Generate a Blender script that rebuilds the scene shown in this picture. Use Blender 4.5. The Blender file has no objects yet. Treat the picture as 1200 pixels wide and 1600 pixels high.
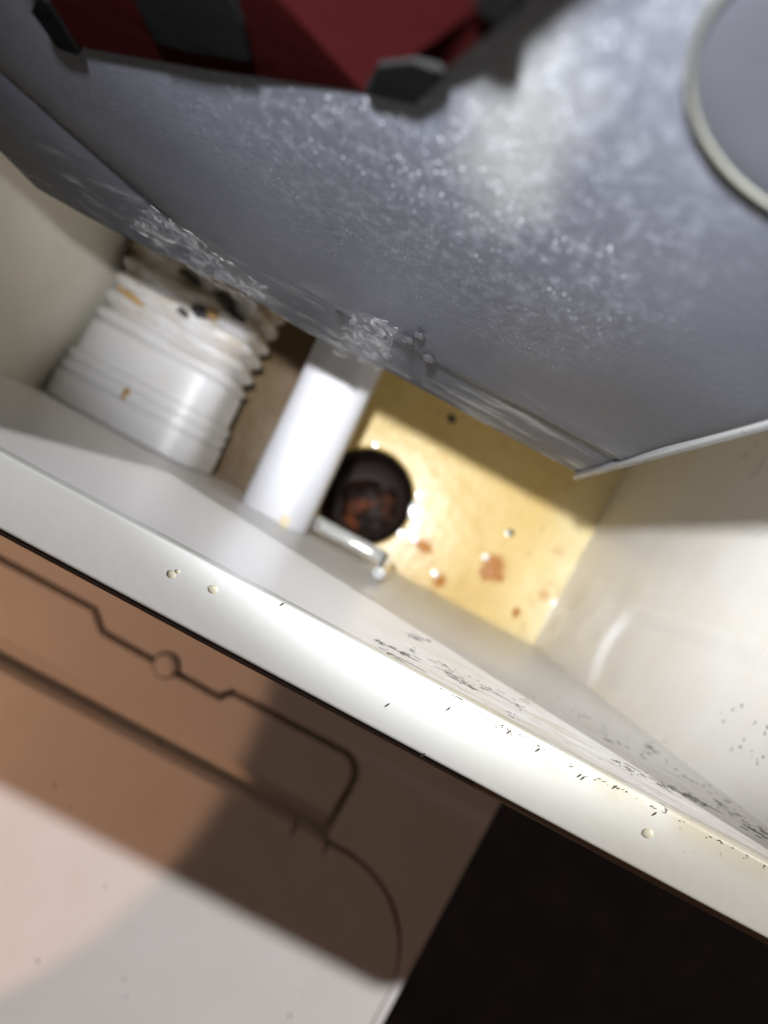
import bpy, bmesh, math, random
from mathutils import Vector, Matrix, noise
random.seed(7)
S = bpy.context.scene
COL = S.collection
R = math.radians
# ------------------------------------------------------------------ camera
H = 0.43                                   # lens height above the floor of the compartment
cam_d = bpy.data.cameras.new('camera'); cam = bpy.data.objects.new('camera', cam_d); COL.objects.link(cam)
cam.location = (0, 0, H); cam.rotation_euler = (0, 0, R(28.1))
cam_d.sensor_fit = 'VERTICAL'; cam_d.sensor_height = 36; cam_d.sensor_width = 27; cam_d.lens = 26
cam_d.shift_x = -5/1600; cam_d.shift_y = 28/1600
cam_d.clip_start = 0.003; cam_d.clip_end = 50
cam_d.dof.use_dof = True; cam_d.dof.focus_distance = 0.125; cam_d.dof.aperture_fstop = 14
S.camera = cam
S.render.resolution_x = 768; S.render.resolution_y = 1024
# ------------------------------------------------------------------ world, lamps, exposure
W = bpy.data.worlds.new('World'); S.world = W; W.use_nodes = True
bg = W.node_tree.nodes['Background']; bg.inputs['Color'].default_value = (1.0, 0.62, 0.46, 1); bg.inputs['Strength'].default_value = 0.072
S.view_settings.view_transform = 'Standard'; S.view_settings.look = 'None'
S.view_settings.exposure = 0.0; S.view_settings.gamma = 1.0

def lamp(name, kind, loc, target, power, col, radius):
    l = bpy.data.lights.new(name, kind); l.energy = power; l.color = col
    l.shadow_soft_size = radius
    o = bpy.data.objects.new(name, l); COL.objects.link(o); o.location = loc
    o.rotation_euler = (Vector(target) - Vector(loc)).to_track_quat('-Z', 'Y').to_euler()
    return o
beam = lamp('flash_lamp', 'SPOT', (-0.018, 0.0165, 0.462), (0.014, 0.116, 0.0), 9.8, (0.95, 0.97, 1.0), 0.0035)
beam.scale = (1.6, 1, 1); beam.data.spot_size = R(56); beam.data.spot_blend = 1.0
room = lamp('room_lamp', 'POINT', (1.50, 0.705, 1.38), (0, 0, 0), 188, (0.98, 0.97, 1.0), 0.02)
warm = lamp('warm_lamp', 'SPOT', (-0.55, -0.55, 0.80), (-0.268, -0.22, 0.03), 11, (1.0, 0.53, 0.31), 0.006)
warm.data.spot_size = R(28); warm.data.spot_blend = 0.06

# ------------------------------------------------------------------ helpers
def at(px, py, d):
    """point that the photograph shows at (px, py), d metres below the lens"""
    dx, dy = px - 605, py - 828
    u = dx*.882 + dy*.471; v = dx*.471 - dy*.882
    return Vector((u*d/1155, v*d/1155, H - d))
def on_face(px, py, y):
    """the same for a point standing on the upright plane at depth y"""
    v = (px - 605)*.471 - (py - 828)*.882
    return at(px, py, y*1155/v)

def finish(name, bm, mat, parent=None, sharp=35):
    bmesh.ops.recalc_face_normals(bm, faces=bm.faces)
    for f in bm.faces: f.smooth = True
    for e in bm.edges:
        if len(e.link_faces) == 2 and e.calc_face_angle(0) > R(sharp): e.smooth = False
    me = bpy.data.meshes.new(name); bm.to_mesh(me); bm.free()
    me.materials.append(mat)
    o = bpy.data.objects.new(name, me); COL.objects.link(o)
    if parent: o.parent = parent; o.matrix_parent_inverse = parent_world(parent).inverted()
    return o
def parent_world(p):
    m = Matrix.Translation(p.location) @ p.rotation_euler.to_matrix().to_4x4()
    if p.parent: m = parent_world(p.parent) @ p.matrix_parent_inverse @ m
    return m
def tag(o, label=None, cat=None, group=None, kind=None):
    for k, v in (('label', label), ('category', cat), ('group', group), ('kind', kind)):
        if v: o[k] = v
    return o
def thing(name, label, cat, loc, group=None):
    o = bpy.data.objects.new(name, None); o.empty_display_size = .01; COL.objects.link(o); o.location = loc
    return tag(o, label, cat, group)
def box_bm(x0, x1, y0, y1, z0, z1, bev=0, seg=3, bm=None):
    b = bmesh.new()
    bmesh.ops.create_cube(b, size=1)
    for v in b.verts:
        v.co = Vector((x0 + (v.co.x+.5)*(x1-x0), y0 + (v.co.y+.5)*(y1-y0), z0 + (v.co.z+.5)*(z1-z0)))
    if bev: bmesh.ops.bevel(b, geom=b.edges[:], offset=bev, segments=seg, profile=.5, affect='EDGES')
    return b
def prism_bm(pts, z0, z1, bev=.0, seg=3):
    b = bmesh.new()
    top = [b.verts.new((p[0], p[1], z1)) for p in pts]
    bot = [b.verts.new((p[0], p[1], z0)) for p in pts]
    ft = b.faces.new(top); n = len(pts)
    for i in range(n): b.faces.new((top[i], bot[i], bot[(i+1) % n], top[(i+1) % n]))
    b.faces.new(bot[::-1])
    if bev: bmesh.ops.bevel(b, geom=list(ft.edges), offset=bev, segments=seg, profile=.5, affect='EDGES', clamp_overlap=True)
    bmesh.ops.triangulate(b, faces=[f for f in b.faces if len(f.verts) > 4])
    return b
def round_poly(pts, n=8):
    """pts: (x, y, radius); corners turned into arcs"""
    out = []; N = len(pts)
    for i in range(N):
        p = Vector(pts[i][:2]); r = pts[i][2]
        if r <= 0: out.append(p); continue
        a = (Vector(pts[i-1][:2]) - p).normalized(); c = (Vector(pts[(i+1) % N][:2]) - p).normalized()
        ang = a.angle(c); t = r/math.tan(ang/2)
        ctr = p + (a+c).normalized()*(r/math.sin(ang/2))
        s = p + a*t - ctr; e = p + c*t - ctr
        th = s.angle(e); sg = 1 if s.x*e.y - s.y*e.x > 0 else -1
        for k in range(n+1):
            q = sg*th*k/n
            out.append(ctr + Vector((s.x*math.cos(q)-s.y*math.sin(q), s.x*math.sin(q)+s.y*math.cos(q))))
    return [(p.x, p.y) for p in out]
def tube_bm(path, rad, n=16, caps=True):
    b = bmesh.new(); rings = []
    path = [Vector(p) for p in path]
    up = Vector((0.13, .97, .2))
    for i, p in enumerate(path):
        t = (path[min(i+1, len(path)-1)] - path[max(i-1, 0)]).normalized()
        s = t.cross(up).normalized(); w = s.cross(t)
        r = rad[i] if isinstance(rad, (list, tuple)) else rad
        rings.append([b.verts.new(p + (s*math.cos(2*math.pi*k/n) + w*math.sin(2*math.pi*k/n))*r) for k in range(n)])
    for a, c in zip(rings, rings[1:]):
        for k in range(n): b.faces.new((a[k], a[(k+1) % n], c[(k+1) % n], c[k]))
    if caps: b.faces.new(rings[0][::-1]); b.faces.new(rings[-1])
    return b
def lump_bm(c, sx, sy, sz, rough=.25, sub=3, seed=0):
    b = bmesh.new(); bmesh.ops.create_icosphere(b, subdivisions=sub, radius=1)
    for v in b.verts:
        k = 1 + rough*noise.noise(v.co*1.7 + Vector((seed*3.1, seed, 0))) + rough*.5*noise.noise(v.co*4 + Vector((seed, 0, 7)))
        v.co = Vector(c) + Vector((v.co.x*sx*k, v.co.y*sy*k, v.co.z*sz*k))
    return b

# ------------------------------------------------------------------ materials
def M(name, base, rough=.4, spec=.5, metal=0, **kw):
    m = bpy.data.materials.new(name); m.use_nodes = True
    p = m.node_tree.nodes['Principled BSDF']
    p.inputs['Base Color'].default_value = (*base, 1); p.inputs['Roughness'].default_value = rough
    p.inputs['Specular IOR Level'].default_value = spec; p.inputs['Metallic'].default_value = metal
    for k, v in kw.items(): p.inputs[k.replace('_', ' ')].default_value = v
    return m
class NT:
    def __init__(s, m): s.t = m.node_tree; s.p = s.t.nodes['Principled BSDF']; s.co = s.add('ShaderNodeTexCoord').outputs['Object']
    def add(s, k, **kw):
        n = s.t.nodes.new(k)
        for a, v in kw.items(): setattr(n, a, v)
        return n
    def link(s, a, b): s.t.links.new(a, b)
    def map(s, scale=(1, 1, 1), loc=(0, 0, 0)):
        n = s.add('ShaderNodeMapping'); n.inputs['Scale'].default_value = scale; n.inputs['Location'].default_value = loc
        s.link(s.co, n.inputs['Vector']); return n.outputs[0]
    def noise(s, scale, detail=4, rough=.55, vec=None, dist=0):
        n = s.add('ShaderNodeTexNoise'); n.inputs['Scale'].default_value = scale; n.inputs['Detail'].default_value = detail
        n.inputs['Roughness'].default_value = rough; n.inputs['Distortion'].default_value = dist
        s.link(vec or s.co, n.inputs['Vector']); return n.outputs['Fac']
    def ramp(s, fac, stops):
        n = s.add('ShaderNodeValToRGB'); e = n.color_ramp.elements
        while len(e) < len(stops): e.new(.5)
        for k, (pos, c) in enumerate(stops):
            e[k].position = pos; e[k].color = (c, c, c, 1) if isinstance(c, (int, float)) else (*c, 1)
        s.link(fac, n.inputs[0]); return n.outputs[0]
    def mix(s, fac, a, b, mode='MIX'):
        n = s.add('ShaderNodeMix', data_type='RGBA', blend_type=mode)
        if isinstance(fac, (int, float)): n.inputs[0].default_value = fac
        else: s.link(fac, n.inputs[0])
        for i, c in ((6, a), (7, b)):
            if isinstance(c, tuple): n.inputs[i].default_value = (*c, 1)
            else: s.link(c, n.inputs[i])
        return n.outputs[2]
    def math(s, op, a, b=0.0):
        n = s.add('ShaderNodeMath', operation=op)
        for i, c in ((0, a), (1, b)):
            if isinstance(c, (int, float)): n.inputs[i].default_value = c
            else: s.link(c, n.inputs[i])
        return n.outputs[0]
    def sep(s):
        n = s.add('ShaderNodeSeparateXYZ'); s.link(s.co, n.inputs[0]); return n.outputs
    def range(s, v, a, b):
        n = s.add('ShaderNodeMapRange', interpolation_type='SMOOTHSTEP'); s.link(v, n.inputs[0])
        n.inputs[1].default_value = a; n.inputs[2].default_value = b; return n.outputs[0]
    def color(s, c): s.link(c, s.p.inputs['Base Color'])
    def rough(s, c): s.link(c, s.p.inputs['Roughness'])
    def bump(s, h, strength, dist):
        n = s.add('ShaderNodeBump'); n.inputs['Strength'].default_value = strength; n.inputs['Distance'].default_value = dist
        s.link(h, n.inputs['Height']); s.link(n.outputs[0], s.p.inputs['Normal'])

def plastic(name, base, dirt, rough=.2, spots=True, amount=.35):
    m = M(name, base, rough); t = NT(m)
    a = t.ramp(t.noise(22, 5, .6), [(.42, 0), (.75, 1)])
    c = t.mix(t.math('MULTIPLY', a, amount), base, dirt)
    if spots:
        sp = t.ramp(t.noise(420, 2, .5), [(.73, 0), (.78, 1)])
        c = t.mix(t.math('MULTIPLY', sp, .6), c, tuple(x*.35 for x in dirt))
    t.color(c)
    t.rough(t.ramp(t.noise(60, 4), [(.3, rough*.8), (.8, rough*1.5)]))
    t.bump(t.noise(180, 3), .12, .0006)
    return m
MAT = {}
MAT['white_wall'] = plastic('white_wall', (.80, .79, .76), (.62, .56, .44), .17, amount=.25)
MAT['cream_wall'] = plastic('cream_wall', (.83, .79, .68), (.62, .54, .38), .38)
MAT['right_wall'] = plastic('right_wall', (.80, .785, .755), (.62, .54, .40), .32)
MAT['deck'] = plastic('deck', (.76, .74, .71), (.66, .62, .56), .33, amount=.3)
m = M('hose', (.68, .675, .685), .38); t = NT(m); X, Y, Z = t.sep()
back = t.range(t.math('ADD', Y, t.math('MULTIPLY', t.noise(45, 5, .65), .03)), .032, .075)
c = t.mix(t.math('MULTIPLY', t.ramp(t.noise(30, 5, .6), [(.45, 0), (.75, .35)]), 1), (.70, .695, .71), (.56, .52, .45))
c = t.mix(t.math('MULTIPLY', t.ramp(t.noise(1, 5, .7, vec=t.map((50, 140, 60), (3, 3, 1))), [(.40, 0), (.62, 1)]), back), c, (.40, .31, .19))
c = t.mix(t.math('MULTIPLY', t.ramp(t.noise(1, 5, .7, vec=t.map((90, 300, 90), (1, 8, 4))), [(.60, 0), (.68, 1)]), back), c, (.05, .045, .04))
t.color(c); t.bump(t.noise(110, 4), .2, .0008); MAT['hose'] = m; MAT['deck'].node_tree.nodes['Principled BSDF'].inputs['Specular IOR Level'].default_value = .22
MAT['pipe'] = plastic('pipe', (.54, .54, .57), (.48, .44, .36), .42, spots=False, amount=.15)
# rim: white paint, yellowed and chipped towards its inner arris on the right
m = M('rim', (.76, .77, .745), .28); t = NT(m); X, Y, Z = t.sep()
n1 = t.noise(70, 5, .65)
edge = t.math('MULTIPLY', t.range(X, .005, .06), t.range(Y, -.0245, -.0186)); tan_ = t.math('MULTIPLY', t.range(X, .0, .09), .75)
k = t.math('MULTIPLY', t.ramp(n1, [(.35, 0), (.6, 1)]), edge)
c = t.mix(tan_, (.71, .725, .69), (.66, .635, .53))
c = t.mix(k, c, (.60, .55, .41))
c = t.mix(t.math('MULTIPLY', t.ramp(t.noise(500, 3, .6), [(.66, 0), (.72, 1)]), t.math('ADD', t.math('MULTIPLY', edge, .9), .06)), c, (.16, .14, .11))
t.color(c); t.bump(t.noise(260, 4), .15, .0005); MAT['rim'] = m
# inner face of the front wall: glossy white, scuffed grime on its right-hand stretch under the rim
m = M('front_inner', (.88, .87, .86), .16); t = NT(m); X, Y, Z = t.sep()
zone = t.math('MULTIPLY', t.range(X, -.004, .03), t.range(Z, .21, .285))
st = t.noise(1, 6, .7, vec=t.map((60, 60, 240)))
c = t.mix(t.math('MULTIPLY', t.ramp(st, [(.38, 0), (.62, 1)]), zone), (.88, .87, .86), (.68, .62, .52))
fl = t.noise(1, 4, .7, vec=t.map((230, 100, 1100), (3, 1, 4)))
c = t.mix(t.math('MULTIPLY', t.ramp(fl, [(.63, 0), (.68, 1)]), zone), c, (.10, .09, .075))
t.color(c)
t.rough(t.math('ADD', t.math('MULTIPLY', zone, .2), .33)); t.bump(t.noise(120, 3), .10, .0006); MAT['front_inner'] = m
HALO = [(*at(px, py, H)[:2], r) for px, py, r in ((771, 888, .0085), (662, 853, .006), (687, 908, .0045), (850, 930, .004))]
# floor: white plastic stained yellow and brown, wet
m = M('floor_stain', (.7, .5, .2), .2, .4); t = NT(m); X, Y, Z = t.sep()
n1 = t.noise(26, 6, .62); n2 = t.noise(90, 5, .65)
c = t.mix(t.ramp(n1, [(.30, 0), (.70, 1)]), (.74, .56, .235), (.65, .46, .16))
c = t.mix(t.math('MULTIPLY', t.range(t.math('ADD', X, t.math('MULTIPLY', n1, .05)), .095, .135), .75), c, (.80, .70, .44))
c = t.mix(t.math('MULTIPLY', t.ramp(n2, [(.56, 0), (.72, 1)]), .55), c, (.46, .27, .09))
c = t.mix(t.ramp(t.noise(150, 4, .6, dist=.4), [(.70, 0), (.76, 1)]), c, (.26, .13, .045))
c = t.mix(t.math('MULTIPLY', t.range(t.math('ADD', X, t.math('MULTIPLY', n1, .03)), -.030, -.058), .96), c, (.135, .090, .052))  # between hose and pipe: brown dirt with the pipe's shadow painted in
for (ox, oy, rr_) in HALO:
    dx_ = t.math('SUBTRACT', X, ox); dy_ = t.math('SUBTRACT', Y, oy)
    d_ = t.math('SQRT', t.math('ADD', t.math('MULTIPLY', dx_, dx_), t.math('MULTIPLY', dy_, dy_)))
    c = t.mix(t.math('MULTIPLY', t.range(t.math('ADD', d_, t.math('MULTIPLY', n2, rr_*1.2)), rr_*2.0, rr_*1.0), .85), c, (.50, .26, .06))
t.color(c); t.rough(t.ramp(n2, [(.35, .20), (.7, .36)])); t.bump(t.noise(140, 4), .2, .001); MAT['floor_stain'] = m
MAT['drain'] = M('drain', (.022, .011, .008), .5)
m = M('sludge', (.05, .014, .006), .5, .15); t = NT(m); t.color(t.ramp(t.noise(60, 4), [(.5, (.012, .005, .003)), (.72, (.20, .055, .018))])); t.bump(t.noise(70, 3), .8, .004); MAT['sludge'] = m  # orange glints painted as patches of the base colour
# grey tank: satin plastic with painted sparkle specks and a painted flash hot spot
m = M('grey_tank', (.17, .175, .19), .45, .28); t = NT(m); X, Y, Z = t.sep()
a = t.noise(30, 5, .6)
c = t.mix(t.ramp(a, [(.3, 0), (.7, 1)]), (.038, .040, .050), (.050, .053, .066))
sp = t.add('ShaderNodeTexVoronoi', feature='F1'); sp.inputs['Scale'].default_value = 1
t.link(t.map((1900, 800, 760), (.3, .2, .1)), sp.inputs['Vector']); sp.inputs['Randomness'].default_value = 1
dots = t.ramp(sp.outputs['Distance'], [(.16, 1), (.32, 0)])
pick = t.ramp(t.noise(420, 3, .6), [(.44, 0), (.58, 1)])
dens = t.math('MULTIPLY', t.math('MULTIPLY', t.range(Z, .288, .352), t.range(X, .022, .002)), t.math('ADD', t.range(X, -.055, -.012), .12))
wide = t.ramp(t.noise(45, 4, .6), [(.35, .15), (.6, 1)])
dots = t.math('MULTIPLY', dots, t.ramp(t.noise(900, 1, .5), [(.40, .15), (.62, 1)]))
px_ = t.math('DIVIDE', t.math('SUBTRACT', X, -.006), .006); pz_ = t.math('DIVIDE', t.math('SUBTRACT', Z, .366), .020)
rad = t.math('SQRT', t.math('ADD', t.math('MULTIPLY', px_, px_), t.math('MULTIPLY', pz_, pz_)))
hot_spot = t.math('MULTIPLY', t.range(t.math('ADD', rad, t.math('MULTIPLY', t.noise(160, 5, .65), 1.6)), 2.1, 1.0), .40)
c = t.mix(hot_spot, c, (.20, .20, .18))  # bright pool of the flash painted as a pale patch
mist = t.math('MULTIPLY', t.ramp(t.noise(1, 6, .7, vec=t.map((520, 90, 300), (7, 1, 2))), [(.48, 0), (.78, .30)]), dens)
c = t.mix(mist, c, (.28, .29, .33))
f = t.math('MULTIPLY', t.math('MULTIPLY', dots, pick), t.math('MULTIPLY', dens, wide))
c = t.mix(f, c, (.42, .43, .46))  # sparkle of the satin face painted as pale specks
scum = t.math('MULTIPLY', t.ramp(t.noise(1, 5, .65, vec=t.map((70, 60, 150), (1, 2, 3))), [(.50, 0), (.68, 1)]), t.range(Z, .30, .245))
c = t.mix(t.math('MULTIPLY', scum, .6), c, (.42, .41, .38))
dk = t.math('MULTIPLY', t.ramp(t.noise(1, 5, .7, vec=t.map((120, 90, 520), (5, 2, 9))), [(.49, 0), (.58, 1)]), t.math('MULTIPLY', t.range(Z, .295, .262), t.range(X, .012, -.012)))
c = t.mix(dk, c, (.035, .035, .04))
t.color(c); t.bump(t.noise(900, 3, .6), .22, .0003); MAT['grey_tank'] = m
MAT['tank_edge_highlight'] = plastic('tank_edge_highlight', (.14, .14, .14), (.10, .10, .10), .35)
MAT['cap'] = plastic('cap', (.028, .029, .034), (.036, .037, .04), .5, spots=False); MAT['cap'].node_tree.nodes['Principled BSDF'].inputs['Specular IOR Level'].default_value = .15
MAT['cap_ring'] = M('cap_ring', (.044, .044, .038), .45, .15)
MAT['tool_red'] = plastic('tool_red', (.017, .0028, .0031), (.012, .0022, .0023), .6, spots=False); MAT['tool_red'].node_tree.nodes['Principled BSDF'].inputs['Specular IOR Level'].default_value = 0
MAT['rubber'] = plastic('rubber', (.0045, .0045, .0045), (.007, .007, .007), .7, spots=False); MAT['rubber'].node_tree.nodes['Principled BSDF'].inputs['Specular IOR Level'].default_value = 0
MAT['seal'] = M('seal', (.035, .035, .04), .5)
MAT['black_floor'] = plastic('black_floor', (.006, .0048, .0042), (.018, .010, .008), .6, spots=False); MAT['black_floor'].node_tree.nodes['Principled BSDF'].inputs['Specular IOR Level'].default_value = 0
MAT['rust'] = plastic('rust', (.52, .22, .035), (.30, .10, .02), .5, spots=False, amount=.9)
MAT['grime'] = plastic('grime', (.040, .034, .027), (.07, .06, .045), .6, spots=False)
MAT['crud'] = plastic('crud', (.020, .018, .017), (.05, .04, .03), .45, spots=False)
MAT['ochre'] = M('ochre', (.46, .28, .10), .5)
MAT['water'] = M('water', (.96, .95, .93), .10, IOR=2.6)  # glint of the drops put into an opaque white colour
MAT['clear'] = M('clear', (.93, .95, .96), .06, IOR=1.45); MAT['clear'].node_tree.nodes['Principled BSDF'].inputs['Transmission Weight'].default_value = .75
m = M('film', (.75, .75, .78), .3, .3); t = NT(m)
w = t.noise(1, 4, .6, vec=t.map((170, 120, 120)), dist=.8)
w = t.math('ABSOLUTE', t.math('SUBTRACT', w, .5))
t.link(t.math('ADD', t.math('MULTIPLY', t.ramp(w, [(.0, 1), (.06, 0)]), .11), .012), t.p.inputs['Alpha']); MAT['film'] = m
m = M('lens', (1, 1, 1), .2); p = m.node_tree.nodes['Principled BSDF']; p.inputs['Emission Color'].default_value = (1, .97, .88, 1); p.inputs['Emission Strength'].default_value = 25; MAT['lens'] = m

# ------------------------------------------------------------------ setting
b = box_bm(-1.5, 1.5, -1.6, .6, -.46, -.45)
tag(finish('ground', b, MAT['black_floor']), 'dark floor of the room, black beyond the white deck', None, None, 'structure')

# ------------------------------------------------------------------ white compartment
YF, YO, XL, XR, YB = -.0186, -.0296, -.174, .106, .14
ZR = H - .12
comp = thing('service_compartment', 'deep white moulded compartment with a yellow-stained wet floor and pale rim', 'compartment', (0, 0, 0))
# floor with round drain opening
HX, HY, HR = -.0208, .0112, .0283
b = bmesh.new()
x0, x1, y0, y1 = XL-.01, XR+.004, YF-.004, YB+.004
angs = sorted([2*math.pi*k/72 for k in range(72)] + [math.atan2(yy-HY, xx-HX) % (2*math.pi) for xx in (x0, x1) for yy in (y0, y1)])
rings = []
for rr, zz in ((None, 0), (HR+.0060, 0), (HR+.0016, 0), (HR+.0006, -.0005), (HR, -.0025), (HR, -.012)):
    ring = []
    for a in angs:
        c, s = math.cos(a), math.sin(a)
        if rr is None:
            tt = min(((x1-HX)/c if c > 1e-9 else 9), ((x0-HX)/c if c < -1e-9 else 9), ((y1-HY)/s if s > 1e-9 else 9), ((y0-HY)/s if s < -1e-9 else 9))
        else: tt = rr
        ring.append(b.verts.new((HX+c*tt, HY+s*tt, zz)))
    rings.append(ring)
for p, q in zip(rings, rings[1:]):
    for k in range(len(angs)): b.faces.new((p[k], p[(k+1) % len(angs)], q[(k+1) % len(angs)], q[k]))
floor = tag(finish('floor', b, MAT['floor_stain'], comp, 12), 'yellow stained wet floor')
b = bmesh.new(); prev = None
for rr, zz in ((HR-.0004, -.0075), (HR-.0004, -.05), (HR-.003, -.062), (HR-.012, -.068), (.0005, -.069)):
    ring = [b.verts.new((HX+rr*math.cos(2*math.pi*k/64), HY+rr*math.sin(2*math.pi*k/64), zz)) for k in range(64)]
    if prev:
        for k in range(64): b.faces.new((prev[k], prev[(k+1) % 64], ring[(k+1) % 64], ring[k]))
    prev = ring
finish('drain', b, MAT['drain'], floor)
finish('sludge', lump_bm((HX+.004, HY-.004, -.067), .02, .018, .006, .3, 3, 2), MAT['sludge'], floor)
# front wall: inner skin + core, rim lip on top
fw = finish('front_wall', box_bm(-.45, .40, YO+.001, YF, -.06, ZR-.006), MAT['front_inner'], comp)
rim = finish('rim', box_bm(-.45, .40, YO, YF+.0002, ZR-.0055, ZR, .0007), MAT['rim'], fw)
finish('seal_strip', box_bm(-.45, at(740, 1225, .128).x, YO-.0022, YO-.0002, ZR-.016, ZR-.007, .0006), MAT['seal'], fw)
finish('lower_lip', box_bm(-.45, .40, YO-.0050, YO-.0001, ZR-.030, ZR-.0165, .0004), plastic('shaded_lip', (.26, .19, .145), (.18, .13, .10), .5), fw)  # beige lip painted brown, the rim's shade put into its colour
# flecks of grime on the inner face and rim
b = bmesh.new()
def fleck(b, o, ax, nrm, l, w, th=.00012):
    sd = ax.cross(nrm); k = random.uniform(.5, .9); j = random.uniform(-.3, .3)
    pts = [ax*-l, ax*(-l*.3) + sd*w*k, ax*(l*.4) + sd*w*(k+j), ax*l, ax*(l*.5) - sd*w, ax*(-l*.5) - sd*w*k]
    lo = [b.verts.new(o+q) for q in pts]; hi = [b.verts.new(o+q*.7+nrm*th) for q in pts]
    b.faces.new(hi)
    for i in range(6): b.faces.new((lo[i], lo[(i+1) % 6], hi[(i+1) % 6], hi[i]))
def walled(px, py): p = on_face(px, py, YF); return Vector((p.x, YF, p.z))
for (xa, ya, xb, yb, n, sp) in ((586, 1000, 640, 1026, 16, 2.5), (640, 993, 672, 1004, 10, 3), (690, 1045, 745, 1080, 12, 4), (600, 1015, 725, 1098, 22, 5),
                             (790, 1120, 850, 1085, 5, 12), (960, 1190, 1110, 1262, 26, 5), (1120, 1250, 1200, 1312, 18, 8), (1010, 1165, 1030, 1178, 6, 3), (840, 1080, 1180, 1270, 26, 18), (640, 1010, 820, 1110, 14, 8)):
    for i in range(int(n*2.2)):
        q = random.random(); px = xa+(xb-xa)*q+random.gauss(0, sp*.4); py = ya+(yb-ya)*q+random.gauss(0, sp*.5)
        if py > 700 + px*.543 + 4: continue
        o = walled(px, py); a = random.gauss(.0, .16)
        fleck(b, o, Vector((math.cos(a), 0, math.sin(a))), Vector((0, 1, 0)), random.lognormvariate(-7.5, .7), random.lognormvariate(-9.75, .5))
for i in range(60):
    x = random.choice((.027, .034, .040, .043, .052, .060, .071, .085, .098)) + random.gauss(0, .0028)
    o = Vector((x, YF - abs(random.gauss(0, .0004)) - .0005, ZR)); a = random.gauss(0, .5)
    fleck(b, o, Vector((math.cos(a), math.sin(a), 0)), Vector((0, 0, 1)), random.lognormvariate(-8.6, .6), random.lognormvariate(-9.4, .4))
for px, py in ((605, 1102), (700, 1108), (440, 945), (1022, 1272), (795, 1144), (840, 1172), (905, 1212), (910, 1216), (660, 1180), (960, 1230)):
    o = at(px, py, .12); fleck(b, Vector((o.x, o.y, ZR)), Vector((.5, .86, 0)), Vector((0, 0, 1)), .0006, .00018)
tag(finish('grime', b, MAT['grime'], fw), kind='stuff')
MAT['dried_drip'] = M('dried_drip', (.70, .66, .50), .35)
for px, py, r in ((268, 897, .0008), (278, 893, .0004), (333, 921, .00085), (1012, 1302, .0010)):
    o = at(px, py, .12); finish('dried_drip', lump_bm((o.x, o.y, ZR), r, r*.9, .0003, .15, 2, px), MAT['dried_drip'], rim)
# side walls, back wall, ledge the tank stands on
lw = finish('side_wall', box_bm(XL-.012, XL, YF, YB, -.06, ZR+.002), MAT['cream_wall'], comp)
# right wall with a shallow rounded pocket (height field over y, z)
b = bmesh.new(); ny, nz = 80, 130
def sdf(y, z):                                   # rounded rectangle pocket in the wall
    cy, cz, hy, hz, r = .0005, .205, .0165, .095, .0155
    qx, qz = abs(y-cy)-hy+r, abs(z-cz)-hz+r
    return min(max(qx, qz), 0) + math.hypot(max(qx, 0), max(qz, 0)) - r
def rw(y, z):
    s = sdf(y, z); w = .009
    k = min(1, max(0, (w/2 - s)/w)); k = k*k*(3-2*k)
    lipv = .0003*math.exp(-((s-.003)/.003)**2)
    return XR + .0028*k - lipv
g = [[b.verts.new((rw(YF+(YB-YF)*i/ny, ZR*j/nz), YF+(YB-YF)*i/ny, -.002+ (ZR+.002)*j/nz)) for j in range(nz+1)] for i in range(ny+1)]
for i in range(ny):
    for j in range(nz): b.faces.new((g[i][j], g[i+1][j], g[i+1][j+1], g[i][j+1]))
ret = bmesh.ops.extrude_face_region(b, geom=b.faces[:])
for v in [e for e in ret['geom'] if isinstance(e, bmesh.types.BMVert)]: v.co.x = XR+.014
rwall = finish('side_wall', b, MAT['right_wall'], comp)
b = bmesh.new()
for px, py, sp, n in ((1165, 1130, 26, 18), (1140, 1100, 5, 4), (930, 995, 5, 5), (875, 975, 8, 4), (1030, 1170, 6, 4)):
    for i in range(n):
        x, y = random.gauss(px, sp), random.gauss(py, sp*1.3)
        u = (x-605)*.882+(y-828)*.471
        o = at(x, y, XR*1155/u); o.x = rw(o.y, o.z); a = random.uniform(0, 3)
        if YF < o.y < .1: fleck(b, o, Vector((0, math.cos(a), math.sin(a))), Vector((-1, 0, 0)), random.uniform(.0002, .0008), random.uniform(.0001, .0004))
tag(finish('grime', b, MAT['grime'], rwall), kind='stuff')
finish('back_wall', box_bm(XL, XR, YB, YB+.012, -.06, ZR), MAT['cream_wall'], comp)
finish('ledge', box_bm(XL, XR, .085, YB, .195, .24, .003), MAT['cream_wall'], comp)
# low moulded rib on the floor between hose and pipe
finish('rib', box_bm(-.085, -.058, .060, .074, 0, .014, .004), MAT['floor_stain'], comp)

# ------------------------------------------------------------------ grey tank
YG = .0346; TX0, TX1, TZ0, TZ1 = -.1215, .0367, .24, H-.026
tank = thing('grey_tank', 'speckled dark grey plastic tank overhanging the yellow floor, with round cap', 'tank', ((TX0+TX1)/2, .07, TZ0))
b = bmesh.new(); nx, nz = 110, 110
def facey(x, z):
    d = H - z
    # crease running down from the left edge to the bottom edge
    ax, ad, bx, bd = -.057, .19, -.121, .070
    t_ = ((bx-ax)*(d-ad) - (bd-ad)*(x-ax))/math.hypot(bx-ax, bd-ad)    # signed distance
    y = 0
    y += .0030*math.exp(-abs(t_)/.010)*min(1, max(0, (-.045-x)/.03))
    if d > .150 and x > -.03: y += .0010*min(1, (d-.150)/.0008)
    y += .0007*noise.noise(Vector((x*25, z*25, 0)))
    for e in (x-TX0, TX1-x, z-TZ0):
        if e < .0022: y += .0022 - math.sqrt(max(0, .0022**2-(.0022-e)**2))
    return YG + y
def spaced(a, c, n, e=.0022):
    base = [a, a+e*.15, a+e*.45, a+e] + [a+e+(c-a-2*e)*i/n for i in range(1, n)] + [c-e, c-e*.45, c-e*.15, c]
    return base
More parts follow.
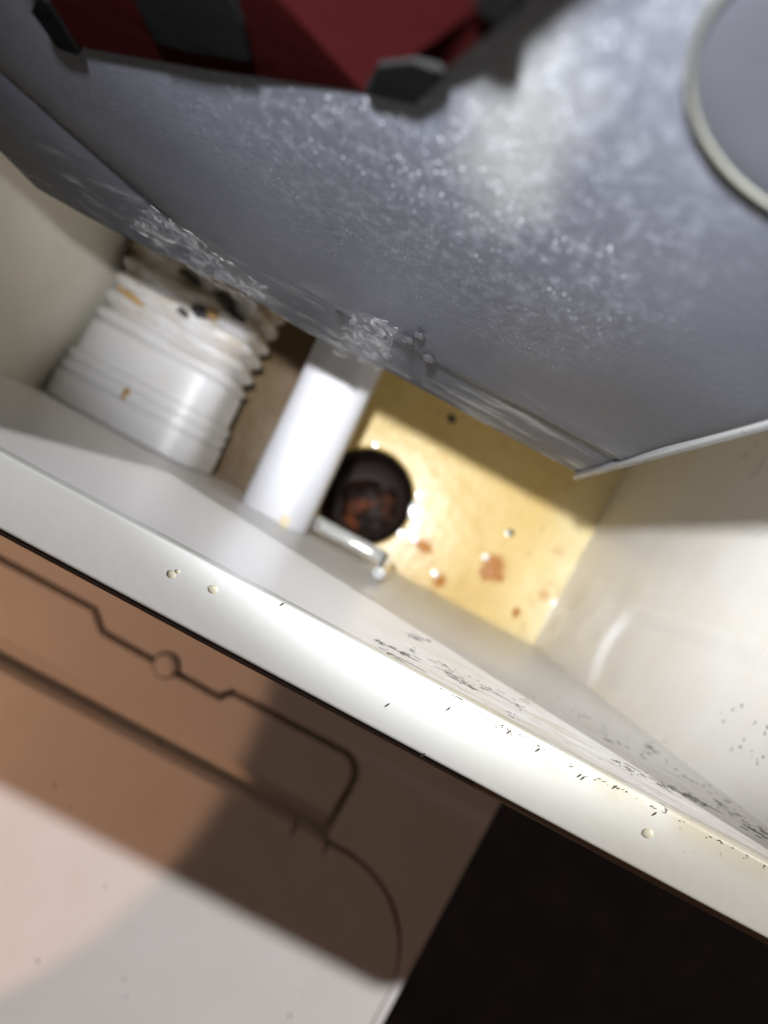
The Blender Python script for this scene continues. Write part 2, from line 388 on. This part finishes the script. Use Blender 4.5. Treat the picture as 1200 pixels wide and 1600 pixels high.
xs, zs = spaced(TX0, TX1, nx), spaced(TZ0, TZ1, nz)
g = [[b.verts.new((x, facey(x, z), z)) for z in zs] for x in xs]
for i in range(len(xs)-1):
    for j in range(len(zs)-1): b.faces.new((g[i][j], g[i+1][j], g[i+1][j+1], g[i][j+1]))
ret = bmesh.ops.extrude_face_region(b, geom=b.faces[:])
for v in [e for e in ret['geom'] if isinstance(e, bmesh.types.BMVert)]: v.co.y = .138
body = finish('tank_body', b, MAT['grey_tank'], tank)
finish('edge_highlight', box_bm(TX1-.0010, TX1+.0006, YG-.0004, YG+.012, TZ0-.0008, TZ1, .0005), MAT['tank_edge_highlight'], tank)  # pale strip paints the bright highlight along the tank's edge
# round cap on the face
cx, cz, cr = .0150, H-.0415, .0128
b = bmesh.new(); prev = None
for rr, yy in ((cr, YG+.001), (cr-.0003, YG-.0003), (cr-.0020, YG-.0004), (cr-.004, YG-.0002), (.0002, YG-.0002)):
    ring = [b.verts.new((cx+rr*math.cos(2*math.pi*k/64), yy, cz+rr*math.sin(2*math.pi*k/64))) for k in range(64)]
    if prev:
        for k in range(64): b.faces.new((prev[k], prev[(k+1) % 64], ring[(k+1) % 64], ring[k]))
    prev = ring
cap = finish('cap', b, MAT['cap'], tank)
pts = [(cx+cr*math.cos(2*math.pi*k/64), YG-.0003, cz+cr*math.sin(2*math.pi*k/64)) for k in range(65)]
finish('cap_ring', tube_bm(pts, .00028, 10, False), MAT['cap_ring'], cap)

# ------------------------------------------------------------------ crumpled film, drops and crud on the tank
def film(name, label, pts, seed, amp):
    """crumpled sheet over a quad of pixels on the tank face"""
    b = bmesh.new(); n = 26; q = [on_face(px, py, YG) for px, py in pts]; gg = []
    for i in range(n+1):
        row = []
        for j in range(n+1):
            s, t_ = i/n, j/n
            p = q[0].lerp(q[1], s).lerp(q[3].lerp(q[2], s), t_)
            k = Vector((p.x*160+seed, p.z*160, seed))
            ridge = abs(noise.noise(k)) + .5*abs(noise.noise(k*2.3))
            edge = 1 + .25*noise.noise(Vector((s*5+seed, t_*5, 3)))
            c = (q[0]+q[2])/2
            row.append(b.verts.new(Vector((c.x+(p.x-c.x)*edge, YG - .0007 - amp*ridge, c.z+(p.z-c.z)*edge))))
        gg.append(row)
    for i in range(n):
        for j in range(n): b.faces.new((gg[i][j], gg[i+1][j], gg[i+1][j+1], gg[i][j+1]))
    ret = bmesh.ops.extrude_face_region(b, geom=b.faces[:])
    for v in [e for e in ret['geom'] if isinstance(e, bmesh.types.BMVert)]: v.co.y += .00012
    return tag(finish(name, b, MAT['film'], None, 60), label, 'plastic film')
film('film_scrap', 'crumpled clear film scrap on the tank directly above the white pipe', [(520, 545), (600, 575), (632, 505), (560, 478)], 1.3, .0013)
film('film_scrap', 'long torn film strip along the tank bottom above the corrugated hose', [(205, 345), (395, 478), (425, 448), (240, 315)], 4.1, .0013)
for i, (px, py, r, lab) in enumerate(((640, 528, .0011, 'large black wet drop beside the film scrap on the grey tank'), (657, 520, .0008, 'small black bead right of the large drop on the tank'), (672, 556, .0010, 'flattened dark drop lowest of the three beads on the tank'))):
    p = on_face(px, py, YG)
    tag(finish('dark_drop', lump_bm((p.x, YG-.0005, p.z), r*1.3, r*.7, r*1.5, .2, 3, i), M('dark_drop', (.02, .02, .022), .08)), lab, 'drop', 'dark drops on the grey tank')

# ------------------------------------------------------------------ corrugated hose
hx, hz, hw, hh = -.1340, .0625, .0395, .0325
hose = thing('corrugated_hose', 'wide white corrugated hose with stepped collar against the cream left wall', 'hose', (hx, 0, hz))
def duct(secs, n=72, ex=4.4, skew=0, wob=0):
    b = bmesh.new(); prev = None; first = None
    for y, sc, *off in secs:
        ring = []
        for k in range(n):
            a = 2*math.pi*k/n; c, s = math.cos(a), math.sin(a)
            x = math.copysign(abs(c)**(2/ex), c)*(hw+sc); z = math.copysign(abs(s)**(2/ex), s)*(hh+sc)
            yy = y + skew*x + wob*noise.noise(Vector((x*40, z*40, y*60)))
            ring.append(b.verts.new((hx+x, yy, hz+z)))
        if prev:
            for k in range(n): b.faces.new((prev[k], prev[(k+1) % n], ring[(k+1) % n], ring[k]))
        else: first = ring
        prev = ring
    b.faces.new(first[::-1]); b.faces.new(prev)
    return b
finish('collar', duct([(-.0182, -.0008), (-.0178, 0), (-.0052, 0), (-.0046, -.0018), (-.0038, -.0018), (-.0032, -.0005), (.0006, -.0006), (.0012, -.0018), (.0019, -.0018), (.0024, -.0009), (.0062, -.0009), (.0068, -.0024)]), MAT['hose'], hose, 20)
finish('sleeve', duct([(.0066, -.0040), (.0067, -.0026), (.0225, -.0030), (.0232, -.0040), (.0234, -.006)]), MAT['hose'], hose, 20)
secs = []; y = .0225
for k in range(8):
    for j in range(6):
        ph = j/6; secs.append((y + ph*.0088, -.0062 +   .0042*(0.5-0.5*math.cos(2*math.pi*ph))**.6))
    y += .0088
secs.append((y, -.005))
finish('bellows', duct(secs, 96, 4.0, -.02, .0016), MAT['hose'], hose, 80)
def on_hose(px, py): return at(px, py, H-(hz+hh-.0015))
for i, (px, py, sx, sy, mt, nm, lab, cat) in enumerate((
    (296, 432, .0060, .0022, 'crud', 'mould_clump', 'black mould clump on the hose nearest the film strip', 'mould'),
    (286, 488, .0030, .0014, 'crud', 'mould_clump', 'small black crumb left of the orange flake on the hose', 'mould'),
    (312, 487, .0046, .0022, 'crud', 'mould_clump', 'black crumbly lump touching the orange flake on the hose', 'mould'),
    (368, 492, .0056, .0018, 'crud', 'mould_clump', 'flat black smear right of the orange flake on the hose', 'mould'),
    (352, 468, .0060, .0020, 'crud', 'mould_clump', 'long black clump under the tank edge behind the orange flake', 'mould'),
    (332, 491, .0028, .0020, 'ochre', 'ochre_flake', 'orange flake between black clumps on the hose', 'flake'),
    (205, 463, .0070, .0016, 'ochre', 'ochre_flake', 'tan sludge streak on the left edge of the hose ridges', 'flake'),
    (197, 615, .0022, .0030, 'ochre', 'ochre_flake', 'small orange blob on the smooth white hose collar', 'flake'))):
    p = on_hose(px, py)
    bb = lump_bm((0, 0, 0), sx, sy, .0016, .45, 3, i+11)
    for v in bb.verts: v.co = Matrix.Rotation(-.12, 3, 'Z') @ v.co + p
    o = tag(finish(nm, bb, MAT[mt]), lab, cat)
    o['group'] = 'mould clumps on the hose' if nm == 'mould_clump' else 'orange flakes on the hose'

# ------------------------------------------------------------------ white pipe
pz1 = H-.303
b = bmesh.new(); sec = round_poly([(-.015, -.015, .0105), (.015, -.015, .0105), (.015, .015, .0105), (-.015, .015, .0105)], 9)
pr = []
for y in (-.0184, .12):
    xc = -.0450 - (y+.0186)*.055
    pr.append([b.verts.new((xc+q[0], y, pz1-.015+q[1])) for q in sec])
for k in range(len(sec)): b.faces.new((pr[0][k], pr[0][(k+1) % len(sec)], pr[1][(k+1) % len(sec)], pr[1][k]))
b.faces.new(pr[0][::-1]); b.faces.new(pr[1])
pipe = thing('white_pipe', 'straight smooth white square pipe crossing beside the dark drain hole', 'pipe', (-.045, 0, pz1-.03))
finish('pipe_body', b, MAT['pipe'], pipe)
p = at(445, 815, .303); finish('stain_spot', lump_bm((p.x, p.y, pz1), .0022, .0026, .0003, .4, 3, 5), M('stain_spot', (.62, .54, .36), .5), pipe)

# ------------------------------------------------------------------ clear bent tube
ct = thing('clear_tube', 'glossy clear bent tube at the front wall below the drain hole', 'tube', (-.01, -.013, .08))
path = [(-.034 + .034*k/6, -.0128, .082) for k in range(7)]
for k in range(1, 7):
    a = k/6*math.pi/2; path.append((.0005+.006*math.sin(a), -.0128, .088-.006*math.cos(a)))
path += [(.0060, -.0132, .12), (.0052, -.0138, .15), (.0044, -.0143, .178)]
rr = [.0036]*9 + [.0034, .0033, .0032, .0031] + [.0030, .0026, .0021]
finish('tube_wall', tube_bm(path, rr[:len(path)], 20), MAT['clear'], ct)
finish('tube_core', tube_bm(path[1:-1], .0014, 10), M('tube_core', (.80, .79, .72), .5), ct)

# ------------------------------------------------------------------ wet drops and rust on the floor
drops = ((655, 773, .0016, 'glinting white droplet topmost beside the right of the drain hole'),
         (648, 798, .0030, 'largest bright water drop at the right edge of the drain hole'),
         (627, 833, .0017, 'glinting white droplet right at the lower edge of the drain hole'),
         (648, 843, .0019, 'glinting white droplet touching the thin rust smear near the drain'),
         (680, 897, .0018, 'glinting white droplet beside the round brown spot near the front wall'),
         (793, 833, .0015, 'glinting white droplet beside the dark crumb on the back of the lit floor'),
         (758, 870, .0017, 'glinting white droplet on the upper left of the big rust patch'),
         (866, 943, .0017, 'glinting white droplet near the floor and right wall seam, rear of two'),
         (861, 959, .0018, 'glinting white droplet near the floor and right wall seam, front of two'),
         (586, 694, .0015, 'glinting white droplet behind the drain hole at its top edge'))
for i, (px, py, r, lab) in enumerate(drops):
    r *= 1.15; p = at(px, py, H); bb = bmesh.new(); bmesh.ops.create_uvsphere(bb, u_segments=20, v_segments=12, radius=1)
    el = 1.7 if i == 1 else 1
    for v in bb.verts:
        z = v.co.z if v.co.z > 0 else v.co.z*.02
        q = Matrix.Rotation(-.1+.3, 3, 'Z') @ Vector((v.co.x*r, v.co.y*r*el, z*r*.11)); v.co = p + q + Vector((0, 0, .0001))
    tag(finish('water_drop', bb, MAT['water']), lab, 'water drop', 'water drops on the yellow floor')
for i, (px, py, sx, sy, mt, nm, lab) in enumerate((
    (771, 888, .0062, .0082, 'rust', 'rust_flake', 'largest orange rust patch in the middle of the yellow floor'),
    (662, 853, .0056, .0030, 'rust', 'rust_flake', 'thin orange rust smear right of the drain hole'),
    (687, 908, .0030, .0036, 'rust', 'rust_flake', 'round brown rust spot near the front wall'),
    (806, 957, .0024, .0028, 'rust', 'rust_flake', 'tiny rust speck nearest the front right corner of the floor'),
    (798, 832, .0020, .0020, 'crud', 'dark_crumb', 'small dark crumb at the back of the lit floor'),
    (706, 655, .0026, .0026, 'crud', 'dark_crumb', 'dark crumb in the shade just under the tank edge'))):
    p = at(px, py, H)
    bb = lump_bm((p.x, p.y, .0002), sx*.85, sy*.85, .0008, .8, 4, i+3)
    tag(finish(nm, bb, MAT[mt]), lab, 'rust' if mt == 'rust' else 'crumb', 'rust flakes on the yellow floor' if mt == 'rust' else 'dark crumbs on the yellow floor')

# ------------------------------------------------------------------ red and black tool hung over the tank's top edge
YT = .0332
tool = thing('hand_tool', 'red and black hand tool hung over the top edge of the grey tank', 'tool', (-.03, YT, H-.06))
def xz(px, py, y=YT): p = on_face(px, py, y); return (p.x, p.z)
def yprism(prof, y0, y1, bev, mat, name, par, seg=3):
    """profile in x, z pushed through y; the front edges are rounded"""
    b = prism_bm(prof, -y1, -y0, bev, seg)
    for v in b.verts:
        v.co = Vector((v.co.x, -v.co.z, v.co.y))
        if v.co.y < y1-.0002: v.co.y -= .1*(v.co.z - (H-.0549 + .606*(v.co.x+.0168)))      # thicker towards the top
    return finish(name, b, mat, par, 8)
zt = H - .0235
prof = [(*xz(92, 84), .003), (*xz(330, 124), 0), (*xz(560, 160), .002), (*xz(634, 176), .002), (*xz(716, 95), .002), (*xz(800, 22), .001), (*xz(812, -40), .002), (-.003, zt, .002), (-.050, zt, .002)]
body_t = yprism(round_poly(prof, 5), YT, .0345, .0008, MAT['tool_red'], 'tool_body', tool)
finish('hook', box_bm(-.044, -.010, .0338, .062, TZ1+.0002, zt-.0006, .0015), MAT['tool_red'], tool)
def pad(pts, name, out=.0005):
    return yprism(round_poly([(*xz(px, py, YT-out), .0007) for px, py in pts], 4), YT-out, .0344, .0004, MAT['rubber'], name, tool)
pad([(205, -20), (238, 78), (300, 92), (388, 106), (378, 40), (352, -60)], 'grip_band')
pad([(555, 163), (640, 182), (700, 120), (640, 104), (585, 112)], 'toe_pad')
pad([(742, -30), (752, 22), (772, 34), (806, 28), (814, -40)], 'side_switch')
pad([(48, 20), (84, 88), (120, 98), (84, 24), (60, -30)], 'end_pad')

# ------------------------------------------------------------------ white toilet deck and lid in front of the compartment
DS = .40; ZS = H-DS
toilet = thing('toilet', 'white plastic toilet deck and lid in front of the compartment rim', 'toilet', (-.05, -.3, -.45))
def P(px, py): q = at(px, py, DS); return (q.x, q.y)
def U(u, v): return (u*DS/1155, v*DS/1155)
XE = 357*DS/1155
finish('base', box_bm(-.6, XE-.004, -.85, YO-.004, -.45, ZS-.0145, .004), MAT['deck'], toilet)
gp = 5.5   # half groove in px
def off(pts): return pts
groove = [(-900, -325), (-345, -325), (-318, -352), (-108, -356), (-96, -338), (138, -338), (138, -472)]
deck = [(*U(-1200, 30-318), 0), (*U(357, -288), .004), (XE, -.85, 0), (*U(344, -2400), 0), (*U(344, -473), .056), (*U(138+gp, -472+3), .001), (*U(138+gp, -338+gp), .0105),
        (*U(-96-gp*.6, -338+gp), .003), (*U(-108-gp*.4, -354+gp), .003), (*U(-318+gp*.6, -350+gp), .003), (*U(-345+gp*.5, -325+gp), .003), (*U(-1200, -325+gp), 0)]
deck[0] = (*U(-1200, -105), 0); deck[1] = (XE, U(0, -105)[1], .004)
finish('deck_top', prism_bm(round_poly(deck, 8), ZS-.016, ZS, .0022), MAT['deck'], toilet, 12)
flap = [(*U(-1200, -325-gp), 0), (*U(-345-gp*.6, -325-gp), .003), (*U(-318-gp*.4, -350-gp), .003), (*U(-108+gp*.6, -354-gp), .003), (*U(-96+gp*.4, -338-gp), .003), (*U(138-gp, -338-gp), .010), (*U(138-gp, -436), 0), (*U(-1200, -436), 0)]
fl = finish('hinge_flap', prism_bm(round_poly(flap, 8), ZS-.016, ZS+.0005, .0026), MAT['deck'], toilet, 12)
# sloping skirt of the flap down to the lid
b = bmesh.new()
y0_, y1_, z0_, z1_ = U(0, -436.2)[1], U(0, -470)[1], ZS-.0035, ZS-.0130
vs = [b.verts.new(c) for c in ((-.42, y0_, z0_), (U(133, 0)[0], y0_, z0_), (U(133, 0)[0], y1_, z1_), (-.42, y1_, z1_))]
f = b.faces.new(vs); r_ = bmesh.ops.extrude_face_region(b, geom=[f])
for v in [e for e in r_['geom'] if isinstance(e, bmesh.types.BMVert)]: v.co.z = ZS-.0158
finish('skirt', b, MAT['deck'], fl)
def slot(u, v0, v1): return [(*U(u-2, v0), 0), (*U(u-1, v1), 0), (*U(u+2, v1), 0), (*U(u+2, v0), 0)]
lt = -478
lid = [(-.6, U(0, lt)[1], 0)] + slot(92, lt, -499) + slot(149, lt, -499) + [(*U(341, lt), .057), (*U(341, -2400), 0), (-.6, -.82, 0)]
finish('lid', prism_bm(round_poly(lid, 14), ZS-.016, ZS+.0006, .0045), MAT['deck'], toilet, 12)
q = U(-205, -349)
b = bmesh.new(); bmesh.ops.create_cone(b, cap_ends=True, segments=28, radius1=.0068, radius2=.0058, depth=.007)
for v in b.verts: v.co += Vector((q[0], q[1], ZS+.0005))
bmesh.ops.bevel(b, geom=[e for e in b.edges if all(v.co.z > ZS for v in e.verts)], offset=.001, segments=2, affect='EDGES')
kn = finish('knob', b, MAT['deck'], toilet)
finish('knob_ring', tube_bm([(q[0]+.0070*math.cos(2*math.pi*k/40), q[1]+.0070*math.sin(2*math.pi*k/40), ZS+.0004) for k in range(41)], .0006, 8, False), MAT['seal'], kn)
b = bmesh.new()
for px, py in ((165, 1384), (195, 1528), (197, 1556), (453, 1585), (60, 1500), (250, 1160), (110, 1260), (85, 1226)):
    x, y = P(px, py); fleck(b, Vector((x, y, ZS+.0007)), Vector((.4, -.9, 0)), Vector((0, 0, 1)), random.uniform(.0005, .0016), random.uniform(.0004, .0009))
tag(finish('crumb_specks', b, MAT['crud'], toilet), kind='stuff')
